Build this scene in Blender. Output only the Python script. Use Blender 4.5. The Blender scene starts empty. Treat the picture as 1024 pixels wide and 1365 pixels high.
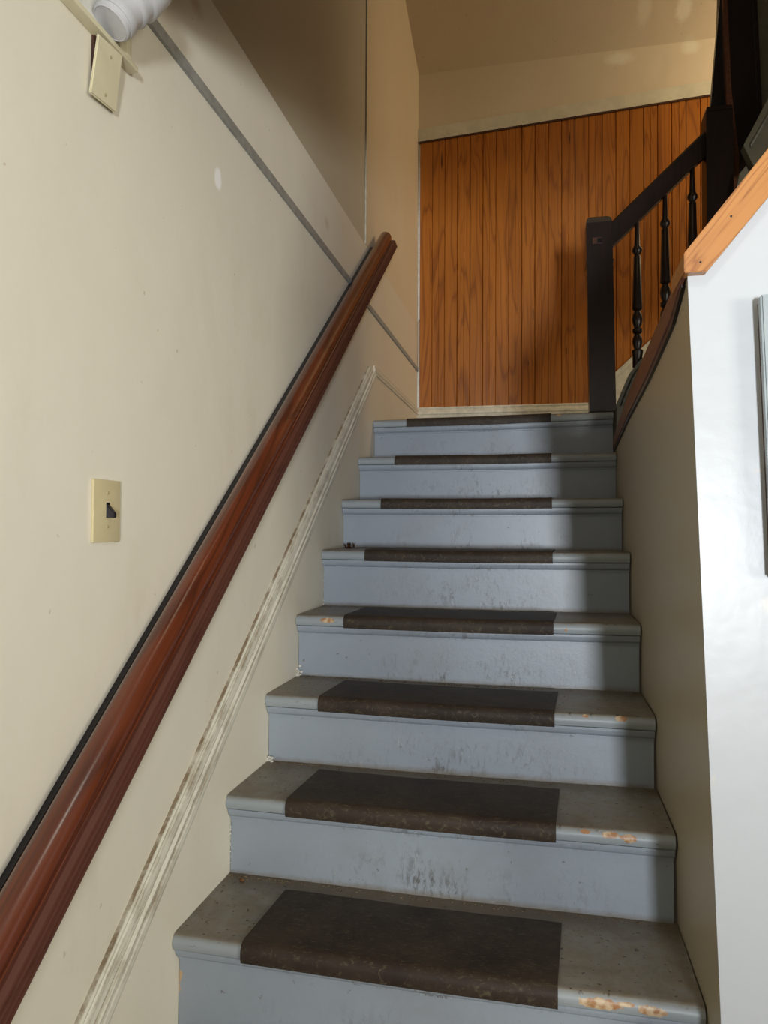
import bpy, bmesh, math, random
from mathutils import Vector, Matrix
random.seed(7)
S = bpy.context.scene
C = S.collection

# ------------------------------------------------------------------ camera
cam = bpy.data.cameras.new('camera'); co = bpy.data.objects.new('camera', cam); C.objects.link(co)
pit, roll, yaw = 0.0225269, 0.005341, -0.212057
fw = Vector((math.sin(yaw)*math.cos(pit), math.cos(yaw)*math.cos(pit), math.sin(pit)))
rt = Vector((math.cos(yaw), -math.sin(yaw), 0)); up = rt.cross(fw)
r2 = math.cos(roll)*rt + math.sin(roll)*up; u2 = -math.sin(roll)*rt + math.cos(roll)*up
m = Matrix((r2, u2, -fw)).transposed().to_4x4(); co.matrix_world = m
cam.sensor_fit = 'HORIZONTAL'; cam.sensor_width = 36; cam.lens = 1000/1024*36
cam.clip_start = 0.02
S.camera = co

# ------------------------------------------------------------------ light and exposure
S.view_settings.view_transform = 'Standard'; S.view_settings.look = 'None'
S.view_settings.gamma = 1; S.view_settings.exposure = 0.0
S.view_settings.use_curve_mapping = False
w = bpy.data.worlds.new('world'); S.world = w; w.use_nodes = True
w.node_tree.nodes['Background'].inputs[0].default_value = (1.0, 0.86, 0.68, 1)
w.node_tree.nodes['Background'].inputs[1].default_value = 0.04

def area(name, loc, aim, sx, sy, power, col, spread=180):
    l = bpy.data.lights.new(name, 'AREA'); l.shape = 'RECTANGLE'; l.size = sx; l.size_y = sy
    l.energy = power; l.color = col; l.spread = math.radians(spread)
    o = bpy.data.objects.new(name, l); C.objects.link(o); o.location = loc
    o.rotation_euler = (Vector(aim)-Vector(loc)).to_track_quat('-Z', 'Y').to_euler()
    return o
area('daylight_entry_window', (0.80, -2.6, -0.22), (-0.05, 4.5, 1.05), 0.26, 0.50, 20, (0.92, 0.96, 1.0), 60)
area('daylight_side_window', (3.9, -2.0, -0.12), (-0.7, 1.3, 0.0), 1.5, 1.0, 108, (1.0, 0.96, 0.82))
area('hall_ceiling_lamp', (0.20, 0.80, 0.97), (0.20, 0.80, 0), 0.14, 0.14, 1.9, (1.0, 0.95, 0.84))
area('upstairs_window', (1.9, 3.95, 2.5), (0.6, 4.4, 2.0), 0.7, 0.8, 20, (1.0, 0.80, 0.50))
area('upstairs_lamp', (0.3, 1.6, 3.15), (-0.2, 2.4, 0), 0.35, 0.35, 3, (1.0, 0.80, 0.55))

# ------------------------------------------------------------------ node helpers
class NT:
    def __init__(s, name):
        s.m = bpy.data.materials.new(name); s.m.use_nodes = True; s.t = s.m.node_tree; s.b = s.t.nodes['Principled BSDF']
    def n(s, typ, **kw):
        nd = s.t.nodes.new(typ)
        for k, v in kw.items(): setattr(nd, k, v)
        return nd
    def lk(s, a, b): s.t.links.new(a, b)
    def coord(s, kind='Object', scale=(1,1,1), loc=(0,0,0), rnd=0):
        if kind == 'Position': c = s.n('ShaderNodeNewGeometry').outputs['Position']
        else: c = s.n('ShaderNodeTexCoord').outputs[kind]
        if rnd:
            oi = s.n('ShaderNodeObjectInfo'); ml = s.n('ShaderNodeMath', operation='MULTIPLY'); ml.inputs[1].default_value = rnd
            s.lk(oi.outputs['Random'], ml.inputs[0]); ad = s.n('ShaderNodeVectorMath', operation='ADD')
            s.lk(c, ad.inputs[0]); s.lk(ml.outputs[0], ad.inputs[1]); c = ad.outputs[0]
        mp = s.n('ShaderNodeMapping'); mp.inputs['Scale'].default_value = scale; mp.inputs['Location'].default_value = loc
        s.lk(c, mp.inputs[0]); return mp.outputs[0]
    def noise(s, vec, scale=5, detail=6, rough=.6, dist=0):
        t = s.n('ShaderNodeTexNoise'); t.inputs['Scale'].default_value = scale; t.inputs['Detail'].default_value = detail
        t.inputs['Roughness'].default_value = rough; t.inputs['Distortion'].default_value = dist; s.lk(vec, t.inputs['Vector'])
        return t.outputs['Fac']
    def ramp(s, fac, a, b, ca=0.0, cb=1.0):
        r = s.n('ShaderNodeMapRange'); r.inputs[1].default_value = a; r.inputs[2].default_value = b
        r.inputs[3].default_value = ca; r.inputs[4].default_value = cb; s.lk(fac, r.inputs[0]); return r.outputs[0]
    def math(s, op, a, b=None):
        r = s.n('ShaderNodeMath', operation=op)
        for i, v in enumerate((a, b)):
            if v is None: continue
            if isinstance(v, (int, float)): r.inputs[i].default_value = v
            else: s.lk(v, r.inputs[i])
        return r.outputs[0]
    def mix(s, fac, a, b):
        r = s.n('ShaderNodeMix', data_type='RGBA')
        if isinstance(fac, (int, float)): r.inputs[0].default_value = fac
        else: s.lk(fac, r.inputs[0])
        for i, v in ((6, a), (7, b)):
            if isinstance(v, tuple): r.inputs[i].default_value = (*v, 1) if len(v) == 3 else v
            else: s.lk(v, r.inputs[i])
        return r.outputs[2]
    def bump(s, h, strength=.2, dist=.005, prev=None):
        b = s.n('ShaderNodeBump'); b.inputs['Strength'].default_value = strength; b.inputs['Distance'].default_value = dist
        s.lk(h, b.inputs['Height'])
        if prev is not None: s.lk(prev, b.inputs['Normal'])
        s.lk(b.outputs[0], s.b.inputs['Normal']); return b.outputs[0]
    def out(s, col, rough=.6, spec=.4):
        if isinstance(col, tuple): s.b.inputs['Base Color'].default_value = (*col, 1)
        else: s.lk(col, s.b.inputs['Base Color'])
        if isinstance(rough, (int, float)): s.b.inputs['Roughness'].default_value = rough
        else: s.lk(rough, s.b.inputs['Roughness'])
        s.b.inputs['Specular IOR Level'].default_value = spec
        return s.m
    def blob(s, pos, ctr, size, soft=.5, nscale=60, amp=.5, seed=0):
        """mask of an irregular blotch round a point"""
        v = s.n('ShaderNodeVectorMath', operation='SUBTRACT'); s.lk(pos, v.inputs[0]); v.inputs[1].default_value = ctr
        d = s.n('ShaderNodeVectorMath', operation='DIVIDE'); s.lk(v.outputs[0], d.inputs[0]); d.inputs[1].default_value = size
        l = s.n('ShaderNodeVectorMath', operation='LENGTH'); s.lk(d.outputs[0], l.inputs[0])
        n = s.noise(pos, nscale, 4, .6)
        return s.ramp(s.math('ADD', l.outputs['Value'], s.math('MULTIPLY', n, amp*2)), 1+amp, 1+amp-soft)

def wall_paint(name, base, patches=(), stains=(), rough=.55, dirt=(.45,.36,.22), mott=.12, warm=None):
    N = NT(name); P = N.coord('Position')
    n1 = N.noise(P, 1.3, 5, .6); n2 = N.noise(N.coord('Position', (1,1,.5)), 5, 7, .7); n3 = N.noise(P, 60, 4, .6)
    c = N.mix(N.ramp(n1, .35, .7, 0, mott*2), base, tuple(x*y for x, y in zip(base, (.86,.84,.78))))
    c = N.mix(N.ramp(n2, .55, .8, 0, mott*1.6), c, dirt)
    if warm:   # tone turns pinkish towards the far end
        sx = N.n('ShaderNodeSeparateXYZ'); N.lk(P, sx.inputs[0])
        c = N.mix(N.ramp(N.math('ADD', sx.outputs[1], N.math('MULTIPLY', n1, .5)), 2.6, 3.8, 0, .7), c, warm)
    for ctr, size, col, soft, k in patches:
        c = N.mix(N.math('MULTIPLY', N.blob(P, ctr, size, soft, 40, .35), k), c, col)
    spk = N.ramp(N.noise(P, 34, 2, .5), .74, .77, 0, .5)
    c = N.mix(spk, c, dirt)
    nb = N.bump(n3, .12, .002); N.bump(N.noise(P, 7, 3, .5), .25, .01, nb)
    return N.out(c, rough, .35)

def flat(name, col, rough=.5, spec=.4, var=.12, scale=30, bump=.1):
    N = NT(name); P = N.coord('Object', rnd=10); n = N.noise(P, scale, 5, .6)
    c = N.mix(N.ramp(n, .3, .75, 0, 1), tuple(x*(1+var) for x in col), tuple(x*(1-var*2) for x in col))
    N.bump(n, bump, .002); return N.out(c, rough, spec)

def wood(name, light, dark, axis='Z', rough=.45, ring=14, fine=90, spec=.4, knots=True, contrast=1.0, bump=.15, coat=0, marks=()):
    N = NT(name)
    k = {'X': (.09,1,1), 'Y': (1,.09,1), 'Z': (1,1,.09)}[axis]
    P = N.coord('Object', k, rnd=30)
    big = N.noise(P, ring, 2, .45, .4)
    rings = N.math('FRACT', N.math('MULTIPLY', big, 9.0))
    line = N.ramp(N.math('ABSOLUTE', N.math('SUBTRACT', rings, .5)), .30, .5, 0, .75*contrast)
    kf = tuple(a*(.3 if a < 1 else 1) for a in k)
    fn = N.noise(N.coord('Object', kf, rnd=30), fine, 4, .6)
    c = N.mix(N.ramp(N.noise(P, 5, 2, .5), .3, .7, 0, .5*contrast), light, tuple((a+b)/2 for a, b in zip(light, dark)))
    c = N.mix(line, c, dark)
    c = N.mix(N.ramp(fn, .45, .75, 0, .45*contrast), c, dark)
    if knots:
        kn = N.noise(N.coord('Object', tuple(a*(3.0 if a < 1 else 1) for a in k), rnd=30), 11, 1, .4)
        c = N.mix(N.ramp(kn, .76, .80, 0, .9), c, tuple(x*.25 for x in dark))
    for ctr, size in marks: c = N.mix(N.math('MULTIPLY', N.blob(N.coord('Position'), ctr, size, .7, 25, .3), .9), c, tuple(x*.15 for x in dark))
    N.bump(fn, bump, .002)
    N.b.inputs['Coat Weight'].default_value = coat; N.b.inputs['Coat Roughness'].default_value = .25
    return N.out(c, rough, spec)

cream = (.79, .75, .64); cream_dim = (.60, .54, .42)
XL, XR = -.763, .275
M = {}
M['left'] = wall_paint('cream_wall_paint', cream, patches=[
    ((XL, 1.645, .832), (.1, .022, .032), (.97,.96,.95), .35, 1.0),
    ((XL, 2.55, 1.09), (.1, .035, .03), (.42,.30,.17), .9, .35),
    ((XL, 1.52, 1.17), (.1, .05, .03), (.42,.30,.17), .8, .45),
    ((XL, 2.25, .72), (.1, .5, .16), (.50,.42,.30), 1.0, .07),
    ((XL, 2.65, .28), (.1, .35, .22), (.52,.50,.33), 1.0, .12)], warm=(.62, .50, .36))
M['upper'] = wall_paint('upper_plaster', (.50, .44, .33), mott=.15)
M['upper_far'] = wall_paint('upper_plaster_pinkish', (.66, .54, .38), mott=.12)
M['back'] = wall_paint('back_plaster', (.68, .58, .45), patches=[
    ((.417, 4.5, 2.75), (.10, .2, .05), (.80,.76,.64), .6, .8), ((.807, 4.5, 2.765), (.06, .2, .05), (.80,.76,.64), .6, .8),
    ((.53, 4.25, 2.87), (.045, .17, .10), (.80,.74,.60), .5, .8), ((.74, 4.30, 2.86), (.05, .10, .10), (.84,.79,.66), .5, .9), ((.82, 4.05, 2.94), (.12, .16, .12), (.80,.74,.60), .6, .8)], mott=.15)
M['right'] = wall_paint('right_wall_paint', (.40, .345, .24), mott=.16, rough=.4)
M['white'] = wall_paint('white_wall_paint', (.425, .445, .465), patches=[
    ((.37, 1.35, -.12), (.03,.1,.02), (.70,.66,.52), .6, .4), ((.345,1.35,.10), (.012,.1,.004), (.5,.47,.42), .5, .5)],
    dirt=(.50,.48,.44), mott=.05, rough=.35)
M['floor'] = wood('brown_floor_boards', (.20,.11,.06), (.07,.035,.02), 'Y')
M['ceil'] = wall_paint('ceiling_paint', (.62, .60, .54))
M['dirtywhite'] = None
M['trimgrey'] = flat('grey_batten', (.30,.30,.28), .5, .4, .15, 40)
M['cream_trim'] = flat('cream_trim_paint', (.66,.60,.46), .45)
M['white_trim'] = flat('white_trim_paint', (.74,.72,.66), .45)
M['pine'] = wood('varnished_pine', (.42,.140,.015), (.17,.043,.005), 'Z', .42, 9, 110, coat=.1, contrast=.85, marks=[((-.617,4.48,2.24),(.008,.1,.07)),((.137,4.48,2.30),(.006,.1,.05)),((-.072,4.48,1.27),(.005,.1,.05)),((-.10,4.48,.98),(.004,.1,.025)),((.12,4.48,1.05),(.003,.1,.03))])
M['orange'] = wood('orange_pine_cap', (.42,.185,.050), (.20,.065,.015), 'X', .4, 26, 120, knots=False, coat=.1)
M['brown_edge'] = wood('brown_stained_edge', (.17,.060,.028), (.07,.022,.012), 'Y', .45, 20, 120, knots=False)
M['mahog'] = wood('mahogany_rail', (.150,.033,.011), (.035,.009,.005), 'Y', .24, 12, 150, spec=.5, knots=False, contrast=.8, bump=.05, coat=.35)
M['mahog_flat'] = wood('mahogany_rail_side', (.11,.038,.024), (.050,.016,.010), 'Y', .36, 12, 130, knots=False, contrast=.6)
M['dark'] = wood('dark_stained_wood', (.017,.0075,.005), (.006,.004,.003), 'Z', .35, 16, 90, knots=False)
M['reddark'] = wood('reddish_dark_wood', (.075,.028,.016), (.03,.012,.008), 'Z', .4, 16, 90, knots=False)
M['greengrey'] = flat('green_grey_paint', (.20,.195,.145), .5, .4, .1, 12)
M['stringer'] = flat('dark_green_grey_paint', (.075,.070,.052), .5, .4, .1, 12)
M['fascia'] = flat('beige_fascia_paint', (.66,.62,.50), .5, .4, .08, 12)
M['black'] = flat('black_plastic', (.008,.007,.009), .3)
M['ivory'] = flat('ivory_plastic', (.60,.52,.31), .35, .5, .04, 8, .02)
M['cover_plate'] = flat('cream_painted_plate', (.68,.63,.44), .4, .4, .04, 20, .03)
M['porc'] = flat('white_porcelain', (.52,.52,.54), .25, .5, .05, 10, .02)
M['screw'] = flat('brass_screw', (.45,.38,.22), .35)
M['panelgrey'] = flat('blue_grey_metal', (.28,.32,.33), .35, .4, .05, 15, .03)
M['leaf'] = flat('dry_leaf', (.16,.065,.025), .7, .3, .3, 80)
M['dust'] = flat('dust_and_grit', (.22,.17,.11), .9, .2, .4, 80)

# old moulding: streaked cream paint with brown worn ridges
def moulding_mat():
    N = NT('worn_moulding_paint'); P = N.coord('Object', (1,.05,1)); P2 = N.coord('Position')
    n = N.noise(P, 95, 3, .6); k = N.noise(P2, 14, 5, .7)
    c = N.mix(N.ramp(N.math('ADD', N.math('MULTIPLY', n, .6), N.math('MULTIPLY', k, .45)), .52, .68, 0, .75), (.72,.70,.60), (.30,.24,.15))
    O = N.coord('Object'); sz = N.n('ShaderNodeSeparateXYZ'); N.lk(O, sz.inputs[0]); zz = N.math('ADD', sz.outputs[2], N.math('MULTIPLY', N.noise(P2, 30, 4, .6), .004))
    for q, wd, k_ in ((.0, .0035, .95), (.020, .002, .5), (.047, .003, .55), (.075, .0035, .6), (.108, .004, .9)):
        c = N.mix(N.math('MULTIPLY', N.ramp(N.math('ABSOLUTE', N.math('SUBTRACT', zz, .0253-q)), wd, wd*.3), N.math('MULTIPLY', N.ramp(k, .38, .58, .35, 1), k_)), c, (.20,.14,.08))
    N.bump(n, .2, .002); return N.out(c, .45, .35)
M['dirtywhite'] = moulding_mat()

# chips in the paint of the nosings: centres in metres
CHIPS = [((.098,1.447,-.872), (.040,.02,.012)), ((.19,1.447,-.872), (.028,.02,.010)), ((-.765,1.48,-.958), (.011,.02,.034)), ((.145,1.447,-.866), (.018,.02,.004)),
         ((.136,1.712,-.664), (.020,.02,.007)), ((.178,1.712,-.668), (.018,.02,.009)), ((.085,1.712,-.662), (.012,.02,.005)),
         ((.186,1.975,-.474), (.018,.02,.008)), ((-.659,2.238,-.284), (.024,.02,.008)), ((.059,2.238,-.292), (.009,.02,.009)),
         ((.16,2.50,-.096), (.012,.02,.008)), ((.055,3.285,.494), (.022,.02,.008)), ((.10,1.975,-.473), (.010,.02,.004))]
def step_mat(name, base, kind):
    N = NT(name); P = N.coord('Position'); O = N.coord('Object')
    n1 = N.noise(P, 3, 6, .65); n2 = N.noise(P, 22, 6, .7); fine = N.noise(P, 130, 3, .6)
    c = N.mix(N.ramp(n1, .3, .7, 0, .6), base, tuple(x*.84 for x in base))
    sep = N.n('ShaderNodeSeparateXYZ'); N.lk(O, sep.inputs[0])
    geo = N.n('ShaderNodeNewGeometry'); sn = N.n('ShaderNodeSeparateXYZ'); N.lk(geo.outputs['Normal'], sn.inputs[0])
    if kind == 'tread':
        top = N.ramp(sn.outputs[2], .45, .9)
        c = N.mix(N.math('MULTIPLY', top, N.ramp(n2, .3, .62, .55, .95)), c, (.185,.152,.105))
        c = N.mix(N.math('MULTIPLY', top, N.ramp(N.noise(P, 6, 5, .7, .5), .5, .72, 0, .6)), c, (.10,.075,.048))
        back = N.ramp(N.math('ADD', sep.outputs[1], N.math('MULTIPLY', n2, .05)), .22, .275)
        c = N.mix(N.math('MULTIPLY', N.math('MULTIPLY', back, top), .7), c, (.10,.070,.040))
        spk = N.ramp(N.noise(P, 75, 2, .5), .655, .70); c = N.mix(N.math('MULTIPLY', spk, N.math('MULTIPLY', top, .85)), c, (.045,.03,.02))
        scr = N.ramp(N.noise(N.coord('Position', (1,1,5), (3,2,1)), 40, 4, .7, 1.0), .62, .70); c = N.mix(N.math('MULTIPLY', scr, .55), c, (.10,.075,.05))
        for ctr, size in CHIPS:
            mk = N.blob(P, ctr, size, .12, 90, .55); c = N.mix(mk, c, N.mix(N.ramp(N.noise(P, 70, 2, .5), .42, .62), (.36,.18,.08), (.56,.43,.28)))
        rough = .42
    else:
        # shoe scuffs: short slanted strokes thickest low and in the middle
        st = N.noise(N.coord('Position', (1.0, 1, .38), (0,0,0)), 85, 4, .7, .7)
        ctr = N.ramp(N.math('ABSOLUTE', N.math('ADD', sep.outputs[0], .23)), .42, .05)
        low = N.ramp(sep.outputs[2], .14, .03)
        patch = N.ramp(N.noise(P, 9, 4, .6), .42, .66)
        mk = N.math('MULTIPLY', N.math('MULTIPLY', ctr, low), patch)
        c = N.mix(N.math('MULTIPLY', N.ramp(st, .50, .62), N.math('MULTIPLY', mk, .9)), c, (.075,.068,.055))
        st2 = N.noise(N.coord('Position', (1.0,1,.5), (5,0,3)), 70, 4, .7, .9)
        c = N.mix(N.math('MULTIPLY', N.ramp(st2, .63, .68), N.math('MULTIPLY', mk, .8)), c, (.52,.52,.48))
        sm = N.ramp(n1, .50, .75, 0, .35); c = N.mix(N.math('MULTIPLY', sm, ctr), c, (.20,.18,.15))
        grime = N.ramp(N.math('ADD', sep.outputs[2], N.math('MULTIPLY', n2, .02)), .024, .010, 0, .65); c = N.mix(grime, c, (.17,.13,.085))
        c = N.mix(N.ramp(N.noise(P, 50, 3, .6), .70, .74, 0, .6), c, (.09,.08,.07))
        ck = N.blob(P, CHIPS[2][0], CHIPS[2][1], .12, 45, .9); c = N.mix(ck, c, (.50,.34,.20))
        rough = .38
    nb = N.bump(fine, .15, .0015); N.bump(n2, .25, .003, nb)
    return N.out(c, rough, .45)
M['tread'] = step_mat('blue_grey_tread_paint', (.30,.335,.355), 'tread')
M['riser'] = step_mat('blue_grey_riser_paint', (.295,.335,.385), 'riser')
def mat_rubber():
    N = NT('worn_brown_rubber'); P = N.coord('Position'); n = N.noise(P, 9, 7, .7); g = N.noise(P, 120, 3, .6)
    s = N.noise(N.coord('Position', (1,3,1)), 45, 4, .7, 1.5)
    c = N.mix(N.ramp(n, .35, .7), (.024,.016,.012), (.050,.036,.024))
    c = N.mix(N.ramp(s, .54, .70, 0, .6), c, (.12,.10,.06)); c = N.mix(N.ramp(g, .72, .76, 0, .6), c, (.25,.21,.14))
    N.bump(g, .3, .001); return N.out(c, .58, .25)
M['rubber'] = mat_rubber()

# ------------------------------------------------------------------ mesh helpers
def link(name, bm, mat, parent=None, smooth=False, origin=(0,0,0), rot=None):
    bmesh.ops.recalc_face_normals(bm, faces=bm.faces)
    if tuple(origin) != (0,0,0): bmesh.ops.translate(bm, verts=bm.verts, vec=-Vector(origin))
    if rot is not None: bmesh.ops.rotate(bm, verts=bm.verts, matrix=rot.inverted())
    me = bpy.data.meshes.new(name); bm.to_mesh(me); bm.free(); me.materials.append(mat)
    for p in me.polygons: p.use_smooth = smooth
    if smooth: me.set_sharp_from_angle(angle=math.radians(38))
    o = bpy.data.objects.new(name, me); C.objects.link(o)
    if parent is not None:
        o.parent = parent; wp = Vector(); q = parent
        while q is not None: wp += q.location; q = q.parent
        o.location = Vector(origin)-wp
    else: o.location = origin
    if rot is not None: o.rotation_euler = rot.to_euler()
    return o
def box(bm, a, b, bev=0):
    vs = [bm.verts.new((x, y, z)) for x in (a[0], b[0]) for y in (a[1], b[1]) for z in (a[2], b[2])]
    fs = [bm.faces.new([vs[i] for i in q]) for q in ((0,1,3,2),(4,6,7,5),(0,4,5,1),(2,3,7,6),(0,2,6,4),(1,5,7,3))]
    if bev: bmesh.ops.bevel(bm, geom=list({e for f in fs for e in f.edges}), offset=bev, segments=2, affect='EDGES', profile=.6)
def loft(bm, A, B, cap=True):
    va = [bm.verts.new(p) for p in A]; vb = [bm.verts.new(p) for p in B]; n = len(A)
    for i in range(n): bm.faces.new((va[i], va[(i+1) % n], vb[(i+1) % n], vb[i]))
    if cap: bm.faces.new(va); bm.faces.new(vb[::-1])
def multiloft(bm, rings):
    R = [[bm.verts.new(p) for p in r] for r in rings]; n = len(rings[0])
    for a, b in zip(R, R[1:]):
        for i in range(n): bm.faces.new((a[i], a[(i+1) % n], b[(i+1) % n], b[i]))
    bm.faces.new(R[0]); bm.faces.new(R[-1][::-1])
def prismY(pts, y0, y1, bev=0):      # outline in x, z
    bm = bmesh.new(); loft(bm, [(x, y0, z) for x, z in pts], [(x, y1, z) for x, z in pts])
    if bev: bmesh.ops.bevel(bm, geom=list(bm.edges), offset=bev, segments=2, affect='EDGES')
    return bm
def prismX(pts, x0, x1, bev=0):      # outline in y, z
    bm = bmesh.new(); loft(bm, [(x0, y, z) for y, z in pts], [(x1, y, z) for y, z in pts])
    if bev: bmesh.ops.bevel(bm, geom=list(bm.edges), offset=bev, segments=2, affect='EDGES')
    return bm
def bxm(a, b, bev=0): bm = bmesh.new(); box(bm, a, b, bev); return bm
def lathe(prof, seg=28):             # prof: (r, z), axis z
    bm = bmesh.new(); rings = []
    for r, z in prof: rings.append([bm.verts.new((r*math.cos(2*math.pi*i/seg), r*math.sin(2*math.pi*i/seg), z)) for i in range(seg)])
    for a, b in zip(rings, rings[1:]):
        for i in range(seg): bm.faces.new((a[i], a[(i+1) % seg], b[(i+1) % seg], b[i]))
    bm.faces.new(rings[0]); bm.faces.new(rings[-1][::-1]); return bm
def struct(name, bm, mat, label=None, cat=None, smooth=False, origin=(0,0,0), rot=None):
    o = link(name, bm, mat, None, smooth, origin, rot); o['kind'] = 'structure'
    if label: o['label'] = label
    if cat: o['category'] = cat
    return o
def thing(name, label, cat, loc, group=None):
    o = bpy.data.objects.new(name, None); C.objects.link(o); o.location = loc; o.empty_display_size = .05
    o['label'] = label; o['category'] = cat
    if group: o['group'] = group
    return o
def tag(o, label, cat, group=None):
    o['label'] = label; o['category'] = cat
    if group: o['group'] = group
    return o

# ------------------------------------------------------------------ the setting
FZ = -1.245                                           # hall floor
struct('floor', bxm((-1.0, -3.2, FZ-.08), (4.8, 1.36, FZ)), M['floor'], 'brown boarded floor of the hall at the foot of the stairs', 'floor')
struct('wall_left', bxm((XL-.12, -3.2, FZ-.08), (XL, 4.62, 1.232)), M['left'], 'long cream painted wall on the left behind the mahogany handrail', 'wall')
# upper sheet: stands back towards the camera, so the light grazes it
g = .05
struct('wall_left_upper', (lambda bm: (loft(bm, [(XL-.001, 3.118, 1.225), (XL-g*2.2, .9, 1.225), (XL-.30, .9, 1.225), (XL-.15, 3.118, 1.225)],
       [(XL-.001, 3.118, 3.5), (XL-g*2.2, .9, 3.5), (XL-.30, .9, 3.5), (XL-.15, 3.118, 3.5)]), bm)[1])(bmesh.new()), M['upper'],
       'dim brownish upper wall sheet left of the thin vertical joint', 'wall')
struct('wall_left_far', bxm((XL-.12, 3.138, 1.232), (XL-.001, 4.62, 3.5)), M['upper_far'], 'pinkish beige upper wall sheet between vertical joint and stair corner', 'wall')
struct('wall_back', bxm((XL-.12, 4.5, .3), (3.2, 4.62, 2.80)), M['back'], 'beige plaster end wall above the pine boarding, patched with filler', 'wall')
struct('ceiling', prismX([(4.62, 2.80), (4.5, 2.80), (3.9, 2.985), (3.0, 3.26), (.9, 3.30), (.9, 3.40), (4.62, 3.40)], XL-.3, 3.2), M['back'],
       'sloping plaster ceiling above the landing with pale filler patches', 'ceiling')
struct('ceiling_hall', bxm((XL, -3.2, 1.0), (4.8, 1.235, 1.22)), M['ceil'], 'low hall ceiling ending above the foot of the stairs', 'ceiling')
struct('wall_hall_right', bxm((4.6, -3.2, FZ-.08), (4.72, 1.2, 1.0)), M['white'], 'white hall wall on the far right side', 'wall')
# corner cover strips
def corner_strip(name, z0, z1, lab, cut=0):
    bm = prismY([(XL, z0), (XL+.013, z0+cut), (XL+.013, z1), (XL, z1)], 4.487, 4.5)
    struct(name, bm, M['white_trim'], lab, 'trim')
corner_strip('trim_1', 1.255, 2.37, 'white corner strip beside the pine boarding, upper long piece', .03)
corner_strip('trim_2', .735, .972, 'short white corner strip at foot of the pine boarding')
# vertical joint on the upper left wall
struct('trim_3', bxm((XL-.004, 3.128, 1.235), (XL+.004, 3.139, 3.4)), M['cream_trim'], 'thin cream edge strip of the vertical wall joint', 'trim')
struct('trim_4', bxm((XL-.06, 3.117, 1.25), (XL-.002, 3.129, 3.4)), M['black'], 'dark open gap of the vertical wall joint', 'trim')
# horizontal batten
struct('trim_5', prismX([(1.275, .985), (4.487, .955), (4.487, .981), (1.275, 1.014)], XL-.002, XL+.006, .0015), M['trimgrey'],
       'long grey batten running level along the left wall', 'trim')
# fascia over the boards
bm = prismY([(XL, 2.366), (3.2, 2.598), (3.2, 2.675), (XL, 2.443)], 4.470, 4.5)
fa = struct('trim_6', bm, M['fascia'], 'flat beige fascia board along the top of the pine boarding', 'trim')
for x in (-.71, -.20, .31, .80):
    z = 2.404+(x-XL)*.0586+.012
    bm = lathe([(.004, 0), (.004, .003)], 10); bmesh.ops.rotate(bm, verts=bm.verts, matrix=Matrix.Rotation(math.pi/2, 3, 'X'))
    link('nail_head', bm, M['black'], fa, origin=(x, 4.478, z)).location = (x, 4.4705, z)
struct('trim_7', prismY([(XL+.01, 2.356), (3.2, 2.588), (3.2, 2.600), (XL+.01, 2.368)], 4.472, 4.5), M['reddark'], 'dark brown strip standing in for the gap shadow under the beige fascia board', 'trim')  # gap shadow below the fascia, drawn as a dark strip
# pine boarding
pan = bpy.data.objects.new('wall_panelling', None); C.objects.link(pan); pan.location = (0, 4.5, .735)
pan['kind'] = 'structure'; pan['label'] = 'wall of narrow vertical orange pine boards behind the landing'; pan['category'] = 'panelling'
x = XL+.013; i = 0
while x < 2.0:
    wd = .0765; z1 = 2.36+(x-XL)*.0586; yf = 4.479+random.uniform(-.0012, .0012)
    x1 = x+wd-random.choice((.0003, .0006, .0014))
    bm = bmesh.new()
    # board section in plan: chamfered edges and a fine mid groove every second board
    sec = [(x, 4.4995), (x, yf+.005), (x+.003, yf), (x+wd*.5-.002, yf), (x+wd*.5, yf+(.0025 if i % 2 else .0002)), (x+wd*.5+.002, yf), (x1-.003, yf), (x1, yf+.005), (x1, 4.4995)]
    zb = .735
    loft(bm, [(a, b, zb) for a, b in sec], [(a, b, z1+(a-x)*.0586) for a, b in sec])
    o = link('board', bm, M['pine'], pan, origin=(x+wd/2, 4.49, 1.5))
    x += wd; i += 1
# base board of the landing (back and left)
sec = [(4.5, .505), (4.480, .505), (4.480, .690), (4.472, .696), (4.472, .708), (4.478, .722), (4.474, .730), (4.476, .737), (4.5, .737)]
struct('baseboard_back', prismX(sec, XL, .39), M['cream_trim'], 'cream baseboard with moulded top under the pine boarding', 'baseboard')
sk = [(.34,.737), (.34,.50), (.60,.60), (1.9,1.85), (1.9,2.32), (.393,.905)]
struct('baseboard_flight', prismY([(.30,.735), (.30,.45), (1.9,1.75), (1.9,2.29), (.393,.890)], 4.474, 4.5), M['cream_trim'], 'cream sloping skirt rising right behind the banister', 'baseboard')
struct('trim_8', prismY([(.385,.865), (1.9,2.265), (1.9,2.30), (.385,.90)], 4.462, 4.5), M['cream_trim'], 'cream moulded cap of the sloping skirt', 'trim')
sec2 = [(XL, .698), (XL+.007, .700), (XL+.004, .708), (XL+.010, .716), (XL+.006, .728), (XL+.009, .733), (XL, .738)]
bm = bmesh.new(); loft(bm, [(a, 3.30, b+.004) for a, b in sec2], [(a, 4.486, b-.004) for a, b in sec2])
struct('baseboard_left', bm, M['left'], 'thin level moulding on left wall beside the landing', 'baseboard')

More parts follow.
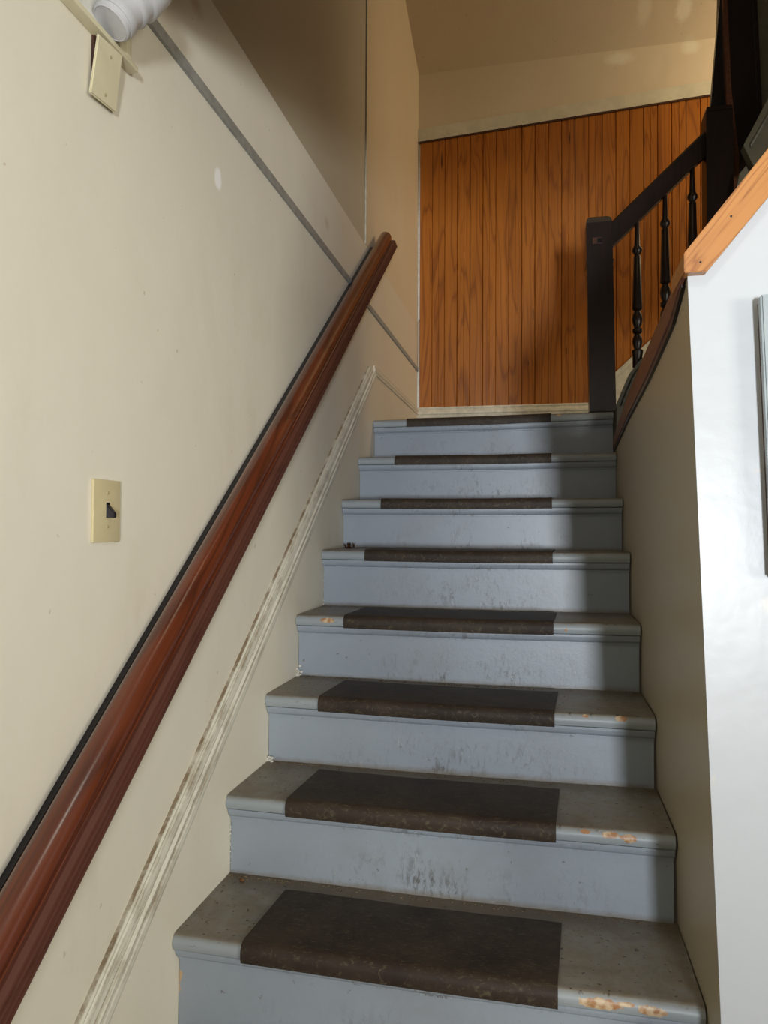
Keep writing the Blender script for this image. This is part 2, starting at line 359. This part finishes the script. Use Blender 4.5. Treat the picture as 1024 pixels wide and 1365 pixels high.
# slanting stair moulding on the left wall
def slanted(ytop_low, ytop_high):
    bm = bmesh.new()
    # profile across (q from upper edge down, h = proud of wall); upper edge line z = -.822 + .747 (y-1.125)
    prof = [(0,0), (0,.006), (.008,.011), (.016,.008), (.022,.013), (.036,.015), (.044,.009), (.050,.009), (.056,.014), (.066,.012), (.074,.006), (.080,.010), (.094,.010), (.104,.006), (.110,0)]
    ang = math.atan(.742); c, s = math.cos(ang), math.sin(ang)
    def pt(y, q, h):          # y along the upper edge, q perpendicular downwards
        return (XL+h, y + q*s, (-.822+.744*(y-1.125)) - q*c)
    A = [pt(.80, q, h) for q, h in prof]
    B = []
    for q, h in prof:         # cut at the top along a nearly level line
        yy = 3.190 + q*(.19/.11) - q*s if q else 3.190
        yy = 3.190 + q*.95
        B.append(pt(yy, q, h))
    loft(bm, A, B); return bm
struct('trim_9', slanted(0, 0), M['dirtywhite'], 'worn white moulding slanting up the left wall below the handrail', 'trim', smooth=False, origin=(XL, 2.0, -.2), rot=Matrix.Rotation(math.radians(36.7), 3, 'X'))

# ------------------------------------------------------------------ right side wall, bowed, with its cap
def xs(y, z): return XR+(.008-.048*min(max((z+.8)/1.25, -.2), 1.2))*min(max(1-(y-1.345)/1.6, 0), 1)
ys = [1.3445, 1.5, 1.7, 1.95, 2.2, 2.5, 2.85, 3.165]
tz = [.455, .452, .450, .448, .444, .434, .414, .374]
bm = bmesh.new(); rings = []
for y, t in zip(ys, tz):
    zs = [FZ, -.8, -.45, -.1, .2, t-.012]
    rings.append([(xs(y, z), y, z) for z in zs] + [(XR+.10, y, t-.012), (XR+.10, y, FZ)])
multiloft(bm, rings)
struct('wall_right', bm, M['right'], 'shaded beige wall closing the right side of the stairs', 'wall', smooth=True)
lowz = [.430, .400, .388, .376, .372, .367, .352, .325]
bm = bmesh.new(); rings = []
for y, t, l in zip(ys, tz, lowz):
    x = xs(y, t)
    rings.append([(x-.003, y, l), (x-.008, y, l+.003), (x-.008, y, t-.006), (x-.005, y, t), (XR+.115, y, t), (XR+.115, y, t-.013), (x, y, t-.013)])
multiloft(bm, rings)
struct('trim_10', bm, M['brown_edge'], 'reddish brown wooden edging along top of the right side wall', 'trim', smooth=True, origin=(XR, 2.2, .4))
bm = bmesh.new(); rings = []
for y, l in zip([1.37]+ys[1:], lowz): x = xs(y, l); rings.append([(x+.002, y, l-.010), (x-.006, y, l-.009), (x-.007, y, l-.001), (x+.002, y, l)])
multiloft(bm, rings)
struct('trim_11', bm, M['dark'], 'thin dark bead under the brown wall edging', 'trim')

# white front wall
def xf(z): return xs(1.345, z)-.0005
pts = [(xf(FZ), FZ), (1.25, FZ), (1.25, 1.66), (.262, .440), (xf(.44), .440), (xf(0), 0), (xf(-.8), -.8)]
struct('wall_front', prismY(pts, 1.342, 1.3465), M['white'], 'bright white wall face right of the stairs below the orange cap', 'wall')
pts = [(.2265, .431), (.262, .431), (1.25, 1.650), (1.25, 1.752), (.2265, .464)]
cap = struct('trim_12', prismY(pts, 1.322, 1.45, .0015), M['orange'], 'orange pine cap board slanting up along top of the white wall', 'trim', origin=(.5, 1.38, .8), rot=Matrix.Rotation(-math.radians(51.2), 3, 'Y'))
for xx, zz in ((.252, .447), (.300, .520)):
    b2 = lathe([(.0018, 0), (.0018, .001)], 8); bmesh.ops.rotate(b2, verts=b2.verts, matrix=Matrix.Rotation(math.pi/2, 3, 'X'))
    o = link('nail_head', b2, M['dark'], cap); o.location = Vector((xx, 1.322, zz))-cap.location; o.location = Matrix.Rotation(math.radians(51.2), 3, 'Y') @ o.location

# ------------------------------------------------------------------ staircase
# measured nose line per step: (y, z) at left and right; riser foot behind
NL = [(1.459,-.851),(1.723,-.653),(1.981,-.463),(2.239,-.270),(2.507,-.074),(2.763,.112),(3.020,.299),(3.292,.491)]
NR = [(1.450,-.854),(1.713,-.653),(1.979,-.468),(2.258,-.270),(2.523,-.073),(2.788,.115),(3.045,.304),(3.296,.504)]
stair = thing('staircase', 'blue-grey painted wooden stairs with moulded nosings climbing to the landing', 'staircase', (-.24, 1.45, FZ))
def nose_section(d, t=.034, back=.30):    # profile (y offset, z offset) of a tread, bullnose at y=0
    pr = [(back, 0), (.016, 0)]
    for i in range(1, 8):
        a = math.pi/2*i/7*1.0
        pr.append((.016-.016*math.sin(a), -.016+.016*math.cos(a)-(.002 if i > 3 else 0)))
    pr += [(.001, -t*.72), (.004, -t*.92), (.010, -t), (back, -t)]
    return pr
NX = 14
XA, XB = XL+.0018, XR
for k in range(-1, 8):
    if k >= 0: (yl, zl), (yr, zr) = NL[k], NR[k]
    else: (yl, zl), (yr, zr) = (1.196, -1.075), (1.188, -1.080)
    last = k == 7; XB = xs(yr, zr)-.004+(.010 if k == 7 else 0)
    nb = 0.305 if not last else 1.215
    def at(u, dy, dz, wear=True):
        x = XA+(XB-XA)*u; y = yl+(yr-yl)*u; z = zl+(zr-zl)*u
        wr = -.003*math.sin(math.pi*u)**2 if wear else 0
        return (x, y+dy, z+dz+wr)
    bm = bmesh.new(); rings = [[at(i/NX, a, b) for a, b in nose_section(0, back=nb)] for i in range(NX+1)]; multiloft(bm, rings)
    link('tread', bm, M['tread'], stair, True, origin=(0, yl, zl))
    # cove and fillet under the nose
    pr = [(.008, -.034), (.012, -.0345), (.012, -.041), (.015, -.041), (.016, -.049), (.021, -.055), (.027, -.058), (.027, -.0625), (.0335, -.063), (.0335, -.034)]
    bm = bmesh.new(); rings = [[at(i/4, a, b) for a, b in pr] for i in range(5)]; multiloft(bm, rings)
    link('cove_moulding', bm, M['riser'], stair, True, origin=(0, yl, zl-.1))
    # riser
    zb = (NL[k-1][1], NR[k-1][1]) if k >= 1 else ((-1.075, -1.080) if k == 0 else (FZ, FZ))
    bm = bmesh.new()
    def rz(u, top): return (zl+(zr-zl)*u-.034) if top else (zb[0]+(zb[1]-zb[0])*u-.003)
    rings = []
    for i in range(5):
        u = i/4; x = XA+(XB-XA)*u; y = yl+(yr-yl)*u
        rings.append([(x, y+.033, rz(u, 1)), (x, y+.031, rz(u, 0)), (x, y+.052, rz(u, 0)), (x, y+.052, rz(u, 1))])
    multiloft(bm, rings)
    link('riser', bm, M['riser'], stair, False, origin=(0, yl+.03, min(zb)))

# caulk line between steps and left wall: rough white filler lumps at the riser feet
bm = bmesh.new()
for k in range(0, 4):
    y = NL[k+1][0]+.028; z = NL[k][1]
    for j in range(16):
        s_ = random.uniform(.002, .006)
        if k in (1, 2):
            p = Vector((XL+random.uniform(0, .016), y-random.uniform(0, .012), z+abs(random.gauss(0, .010))))
        else: p = Vector((XL+.003, y-.002, z+random.uniform(0, .12))); s_ *= .5
        mt = Matrix.Translation(p) @ Matrix.Diagonal((s_, s_, s_*.8, 1))
        bmesh.ops.create_icosphere(bm, subdivisions=1, radius=1, matrix=mt)
o = link('filler', bm, M['white_trim'], stair); o['kind'] = 'stuff'

# rubber mats, one per step
names = ['dark brown rubber mat on the lowest, nearest visible stair', 'dark brown rubber mat on the second stair from the bottom',
  'dark brown rubber mat on the third stair from the bottom', 'dark brown rubber mat on the fourth stair from the bottom',
  'dark brown rubber mat on the fifth stair, the one with a dry leaf', 'dark brown rubber mat on the third stair below the landing',
  'dark brown rubber mat on the stair just below the landing', 'dark brown rubber mat strip on the nose of the landing edge']
for k in range(8):
    (yl, zl), (yr, zr) = NL[k], NR[k]; XB = xs(yr, zr)-.004
    depth = [.236, .234, .236, .236, .236, .236, .236, .20][k]
    # outline: runs from the back over the bullnose and down its front
    outer = [(depth, .0045), (.020, .0045)]
    for i in range(1, 8):
        a = math.pi/2*i/7; outer.append((.016-.0205*math.sin(a), -.016+.0205*math.cos(a)))
    outer += [(-.004, -.027), (-.0015, -.036)]
    inner = [(.0015, -.034), (-.0005, -.026)]
    for i in range(7, 0, -1):
        a = math.pi/2*i/7; inner.append((.0155-.0155*math.sin(a), -.016+.0165*math.cos(a)))
    inner += [(.020, .0008), (depth, .0008)]
    bm = bmesh.new(); rings = []
    j = random.uniform(-.004, .004)
    for i in range(13):
        u = i/12; x = -.608+.631*u; uu = (x-XA)/(XB-XA); y = yl+(yr-yl)*uu; z = zl+(zr-zl)*uu-.003*math.sin(math.pi*uu)**2
        wob = .0015*math.sin(9*u+k)
        rings.append([(x+(.012*(a/depth) if a > 0.05 else 0), y+a+(wob if a > .05 else 0), z+b+(.0006*math.sin(23*u+k*2) if b > 0 and a > .05 else 0)) for a, b in outer+inner])
    multiloft(bm, rings)
    o = link('stair_mat', bm, M['rubber'], None, True, origin=(-.29, yl, zl)); tag(o, names[k], 'stair mat', 'rubber mats on the stair treads')

# ------------------------------------------------------------------ handrail
rail = thing('handrail', 'long polished mahogany handrail with grooved base slanting up the left wall', 'handrail', (XL, .852, -.636))
D = Vector((0, .7922, .6103)); V = Vector((0, -.6103, .7922)); U = Vector((1, 0, 0)); P0 = Vector((XL, .852, -.636))
def sweep(prof, t0, t1): 
    bm = bmesh.new(); loft(bm, [P0+D*t0+U*u+V*v for u, v in prof], [P0+D*t1+U*u+V*v for u, v in prof]); return bm
dome = [(.020, .028), (.019, .038)]
for i in range(17):
    a = math.radians(190-200*i/16); dome.append((.046+.0275*math.cos(a), .047+.0275*math.sin(a)))
dome += [(.072, .036), (.070, .031), (.072, .028)]
link('round_rail', sweep(dome, -1.2, 3.165), M['mahog'], rail, True, origin=P0, rot=Matrix.Rotation(math.radians(37.6), 3, 'X'))
base = [(.012, .0), (.012, .029), (.0775, .029), (.0865, .0255), (.0870, .0225), (.0845, .0215), (.0850, .0175), (.0895, .0165), (.0895, .0140), (.0865, .0130), (.0870, .0095), (.0920, .0085), (.0920, .0060), (.0890, .0050), (.0890, .0020), (.0935, .0010), (.0930, -.002)]
link('grooved_base', sweep(base, -1.2, 3.185), M['mahog_flat'], rail, False, origin=P0, rot=Matrix.Rotation(math.radians(37.6), 3, 'X'))
link('backing_and_shadow', sweep([(.0005, -.004), (.0005, .050), (.012, .050), (.012, -.004)], -1.2, 3.03), M['black'], rail, False, origin=P0, rot=Matrix.Rotation(math.radians(37.6), 3, 'X'))  # black strip covers both the backing board and the rail's shadow gap

# ------------------------------------------------------------------ banister of the next flight
ban = thing('banister', 'dark stained banister with square newel and turned balusters on the landing', 'banister', (.23, 3.35, .507))
nx0, nx1 = .176, .286
def newel_bm(x0, x1, y0, y1, z0, z1, ch=.018, lean=.016):
    bm = bmesh.new(); rings = []
    for z, ins in ((z0, 0), (z0+(z1-z0)*.5, 0), (z1-.03, 0), (z1-.012, .004), (z1, ch)):
        sh = lean*(1-(z-z0)/(z1-z0))
        rings.append([(x0+ins+sh, y0+ins, z), (x1-ins+sh, y0+ins, z), (x1-ins+sh, y1-ins, z), (x0+ins+sh, y1-ins, z)])
    multiloft(bm, rings); return bm
nw = link('newel_post', newel_bm(.169, .277, 3.305, 3.41, .505, 1.350), M['dark'], ban)
link('worn_notch', bxm((.196, 3.302, 1.226), (.238, 3.306, 1.252)), M['reddark'], nw)
link('notch_hole', bxm((.216, 3.300, 1.228), (.237, 3.304, 1.248)), M['black'], nw)
link('newel_collar', bxm((.170, 3.302, 1.150), (.284, 3.415, 1.156)), M['dark'], nw)
# sloping rail
s = (1.698-1.332)/(.665-.278)
def zt(x): return 1.332+s*(x-.278)
prof = [(0, -.112), (0, -.012), (.010, 0), (.036, 0), (.046, -.012), (.046, -.050), (.040, -.060), (.040, -.112)]
bm = bmesh.new(); loft(bm, [(.275, 3.335+a, zt(.275)+b) for a, b in prof], [(.664, 3.335+a, zt(.664)+b) for a, b in prof])
link('sloping_rail', bm, M['dark'], ban)
def baluster(x, zb, ztop, parent):
    h = ztop-zb; rings = []
    zr_ = [(0, .022, 4), (.075, .022, 4)]
    bm = bmesh.new(); seg = 14
    # (distance below the top fraction, radius)
    prof = [(0, .0205), (.080, .0205), (.100, .0235), (.115, .0235), (.125, .013), (.150, .0185), (.175, .0215), (.205, .0185), (.225, .012), (.240, .0205), (.262, .0205), (.270, .012),
            (.295, .0185), (.325, .0225), (.360, .0195), (.385, .012), (.400, .0215), (.425, .0215), (.440, .0205), (.760, .0150), (.770, .0105), (.795, .021), (.812, .021), (.835, .0125), (.96, .0095), (1, .0095)]
    R = [[bm.verts.new((x+r*math.cos(2*math.pi*i/seg), 3.358+r*math.sin(2*math.pi*i/seg), zb+h*f)) for i in range(seg)] for f, r in prof]
    for a, b in zip(R, R[1:]):
        for i in range(seg): bm.faces.new((a[i], a[(i+1) % seg], b[(i+1) % seg], b[i]))
    bm.faces.new(R[0]); bm.faces.new(R[-1][::-1])
    link('baluster', bm, M['dark'], parent, True)
for x in (.385, .499, .609): baluster(x, zt(x)-.735, zt(x)-.105, ban)
# stringer with stepped moulding under the balusters
def zs_(x): return .700+s*(x-.385)
line = [(.286, .500), (.300, .545), (.322, .602), (.350, .668), (.392, .722), (.47, .788), (.60, .905), (1.3, 1.567)]
def offs(d):                      # the curved foot of the stringer, moved d metres to its lower right
    out = []
    for i, (x, z) in enumerate(line):
        a = line[max(i-1, 0)]; c = line[min(i+1, len(line)-1)]; t = Vector((c[0]-a[0], c[1]-a[1])).normalized()
        out.append((x+t.y*d, z-t.x*d))
    return out
def strip(d0, d1, y0, y1): return prismY(offs(d0)+offs(d1)[::-1], y0, y1)
link('stringer', strip(.002, .13, 3.335, 3.39), M['stringer'], ban)
link('stringer_foot', bxm((.284, 3.17, .22), (.32, 3.40, .503)), M['stringer'], ban)
link('stringer_cap', strip(0, .010, 3.318, 3.395), M['stringer'], ban)
for d in (.020, .036, .056): link('stringer_bead', strip(d, d+.006, 3.325, 3.336), M['stringer'], ban)

# second, taller newel at the turn
n2 = thing('tall_newel', 'near-black tall newel post at upper turn behind the orange cap', 'newel post', (.73, 3.35, 1.0))
link('post', newel_bm(.655, .760, 3.31, 3.41, .95, 1.785, .030, .004), M['dark'], n2)
link('cap_bead', bxm((.660, 3.306, 1.752), (.756, 3.414, 1.757), .002), M['dark'], n2)
# dark boxed-in partition above it
pt_ = thing('partition', 'black-brown boarded partition rising beside the upper newel', 'partition', (.80, 3.42, 1.3))
link('left_face', prismY([(.688, 1.30), (.770, 1.30), (.770, 1.87), (.745, 2.27), (.748, 2.9), (.760, 2.9), (.733, 2.27), (.692, 1.79)], 3.415, 3.45), M['black'], pt_)
link('left_board', prismY([(.700, 1.2), (.800, 1.2), (.800, 2.95), (.755, 2.95), (.732, 2.27)], 3.44, 3.47), M['dark'], pt_)
link('corner_strip', prismY([(.762, 1.38), (.800, 1.36), (.800, 1.60), (.772, 1.87), (.757, 2.27), (.748, 2.95), (.735, 2.95), (.740, 2.27), (.753, 1.87)], 3.385, 3.415), M['brown_edge'], pt_)
link('main_board', prismY([(.785, 1.2), (.925, 1.2), (.895, 1.75), (.868, 2.26), (.850, 2.95), (.745, 2.95), (.750, 2.27)], 3.42, 3.44), M['dark'], pt_)
link('edge_strip', prismY([(.905, 1.2), (.918, 1.2), (.880, 2.26), (.868, 2.95), (.856, 2.95), (.868, 2.26)], 3.405, 3.425), M['dark'], pt_)
struct('wall_upper_right', bxm((.88, 3.45, 1.0), (1.9, 3.52, 3.3)), M['greengrey'], 'green-grey painted upper wall at the top right edge', 'wall')
sb = thing('upper_stringer', 'green-grey stair skirt board slanting up beside the black partition', 'stair skirt', (.85, 3.3, 1.5))
sl = (1.98-1.595)/(1.0-.80)
link('skirt_board', prismY([(.800, 1.595), (.790, 1.575), (.822, 1.500), (.835, 1.47), (1.20, 2.10), (1.20, 2.37)], 3.27, 3.32), M['greengrey'], sb)
link('skirt_bead', prismY([(.818, 1.560), (1.20, 2.245), (1.20, 2.255), (.815, 1.572)], 3.263, 3.27), M['trimgrey'], sb)
link('skirt_foot', prismY([(.745, 1.30), (.80, 1.30), (.812, 1.46), (.800, 1.49), (.775, 1.46)], 3.27, 3.30), M['greengrey'], sb)

# ------------------------------------------------------------------ light switch
sw = thing('light_switch', 'ivory toggle light switch plate with black lever on left wall', 'light switch', (XL, 1.193, .029))
bm = bxm((XL, 1.152, -.0265), (XL+.006, 1.234, .084), .0025); link('wall_plate', bm, M['ivory'], sw, True)
link('slot', bxm((XL+.0055, 1.189, .017), (XL+.0066, 1.200, .044)), M['black'], sw)
bm = bmesh.new(); loft(bm, [(XL+.004, 1.1895, .043), (XL+.004, 1.1995, .043), (XL+.004, 1.1995, .018), (XL+.004, 1.1895, .018)],
     [(XL+.021, 1.1910, .026), (XL+.021, 1.1980, .026), (XL+.021, 1.1980, .0165), (XL+.021, 1.1910, .0165)])
bmesh.ops.bevel(bm, geom=list(bm.edges), offset=.0012, segments=2, affect='EDGES'); link('lever', bm, M['black'], sw, True)
for z in (.061, .001):
    bm = lathe([(.0032, 0), (.003, .001), (.001, .0017)], 14); bmesh.ops.rotate(bm, verts=bm.verts, matrix=Matrix.Rotation(math.pi/2, 3, 'Y'))
    o = link('screw', bm, M['screw'], sw); o.location = Vector((XL+.006, 1.1935, z))-sw.location

# ------------------------------------------------------------------ box, blank plate and lamp holder high on the left wall
fr = thing('junction_box', 'cream wall box frame around white recess under the hall ceiling', 'junction box', (XL, 1.15, .92))
link('bottom_rail', bxm((XL, .98, .846), (XL+.022, 1.250, .856), .002), M['cover_plate'], fr, True)
link('rail_bead', bxm((XL, .98, .856), (XL+.012, 1.246, .861), .001), M['cover_plate'], fr, True)
link('side_rail', bxm((XL, 1.222, .858), (XL+.014, 1.240, .99), .003), M['cover_plate'], fr, True)
link('inner_bead', bxm((XL, 1.210, .858), (XL+.008, 1.222, .99), .002), M['cover_plate'], fr, True)
link('back_plate', bxm((XL, .98, .858), (XL+.003, 1.210, .998)), M['white_trim'], fr)
link('cover', bxm((XL, 1.215, .950), (XL+.026, 1.272, .998), .004), M['white_trim'], fr, True)
bp = thing('blank_plate', 'blank cream switch cover plate hanging askew under the wall box', 'cover plate', (XL, 1.185, .79))
q = [(1.126, .841, .020), (1.200, .848, .020), (1.194, .741, .012), (1.117, .734, .012)]
bm = bmesh.new(); loft(bm, [(XL+h-.005, y, z) for y, z, h in q], [(XL+h, y, z) for y, z, h in q])
bmesh.ops.bevel(bm, geom=list(bm.edges), offset=.002, segments=2, affect='EDGES'); link('plate', bm, M['cover_plate'], bp, True)
link('mounting_block', bxm((XL, 1.135, .765), (XL+.006, 1.190, .846)), M['reddark'], bp)
for y, z, h in ((1.164, .823, .0185), (1.157, .753, .0135)):
    bm = lathe([(.0028, 0), (.0026, .001), (.001, .0014)], 12); bmesh.ops.rotate(bm, verts=bm.verts, matrix=Matrix.Rotation(math.pi/2, 3, 'Y'))
    o = link('screw', bm, M['screw'], bp); o.location = Vector((XL+h, y, z))-bp.location
lh = thing('lamp_holder', 'white porcelain lamp holder with stepped round body in wall box', 'lamp holder', (-0.7008, 1.184, 0.949))
axis = Vector((-.33, -.42, -.85)).normalized(); q = axis.to_track_quat('Z', 'Y').to_matrix()
bm = lathe([(.046, -.03), (.046, .018), (.044, .023), (.041, .025), (.040, .040), (.041, .045), (.039, .050), (.036, .053), (.035, .068), (.0365, .071), (.0365, .083), (.0355, .087)], 36)
bmesh.ops.rotate(bm, verts=bm.verts, matrix=q); o = link('socket_body', bm, M['porc'], lh, True); o.location = (0, 0, 0)
bm = lathe([(.0340, 0), (.0335, .008), (.0300, .011), (.0290, .0100), (.004, .0115)], 32); bmesh.ops.rotate(bm, verts=bm.verts, matrix=q)
o = link('socket_cap', bm, M['porc'], lh, True); o.location = axis*.0865

# ------------------------------------------------------------------ grey panel on the white wall
pb = thing('wall_cabinet', 'blue-grey wall cabinet edge on the white wall at right frame edge', 'wall cabinet', (.5, 1.34, .1))
def quadY(x0t, x0b, x1, zt_, zb_, y0, y1, bev=.002): return prismY([(x0b, zb_), (x1, zb_), (x1, zt_), (x0t, zt_)], y0, y1, bev)
link('body', quadY(.344, .3595, .70, .377, -.072, 1.325, 1.342, .0005), M['reddark'], pb)
link('door', quadY(.340, .357, .70, .383, -.077, 1.306, 1.325, .003), M['panelgrey'], pb)

# ------------------------------------------------------------------ litter
bm = bmesh.new()
for j in range(9):
    a = random.uniform(0, 6.28); L = random.uniform(.012, .028); p = Vector((-.728+random.gauss(0, .016), 2.735+random.gauss(0, .008), -.070)); n = 6; prev = None
    for i in range(n):
        t = i/(n-1); wd = .006*math.sin(math.pi*(t*.9+.05)); c = p+Vector((math.cos(a)*L*(t-.5), math.sin(a)*L*(t-.5)*.5, .004+.010*math.sin(t*3+j)))
        sd = Vector((-math.sin(a), math.cos(a), .6)).normalized()*wd
        cur = [bm.verts.new(c-sd), bm.verts.new(c+sd)]
        if prev: bm.faces.new((prev[0], prev[1], cur[1], cur[0]))
        prev = cur
bmesh.ops.solidify(bm, geom=list(bm.faces), thickness=.0008)
o = link('dry_leaf', bm, M['leaf'], None, True, origin=(-.728, 2.735, -.072)); tag(o, 'curled brown dry leaf at left end of the fifth stair', 'leaf')
bm = bmesh.new(); bmesh.ops.create_icosphere(bm, subdivisions=2, radius=1)
for v in bm.verts: v.co *= random.uniform(.75, 1.2)
bmesh.ops.scale(bm, verts=bm.verts, vec=(.006, .005, .004))
o = link('dead_leaf_scrap', bm, M['leaf'], None, True); o.location = (-.715, 1.715, -.848); tag(o, 'small brown scrap at the back left corner of lowest visible tread', 'leaf scrap')
# grit along the backs of the treads
bm = bmesh.new()
for k in range(0, 5):
    (yl, zl), (yr, zr) = NL[k], NR[k]
    for j in range(260 if k < 3 else 90):
        u = random.random(); 
        if random.random() < .3: u *= .15
        dy = .284-abs(random.gauss(0, .008)) if random.random() < .8 else random.uniform(.05, .27)
        x = XL+.005+(XR-XL-.01)*u; uu = (x-XA)/(XB-XA)
        if -.61 < x < .035 and dy < .25: continue
        s_ = random.uniform(.0007, .0022)
        z = zl+(zr-zl)*uu-.003*math.sin(math.pi*uu)**2
        mt = Matrix.Translation((x, yl+(yr-yl)*uu+dy, z+s_*.4)) @ Matrix.Rotation(random.uniform(0, 3), 4, 'Z') @ Matrix.Diagonal((s_*random.uniform(.8, 2), s_, s_*.7, 1))
        bmesh.ops.create_icosphere(bm, subdivisions=1, radius=1, matrix=mt)
o = link('grit', bm, M['dust']); tag(o, 'brown grit and dust gathered along the backs of the stair treads', 'dirt'); o['kind'] = 'stuff'
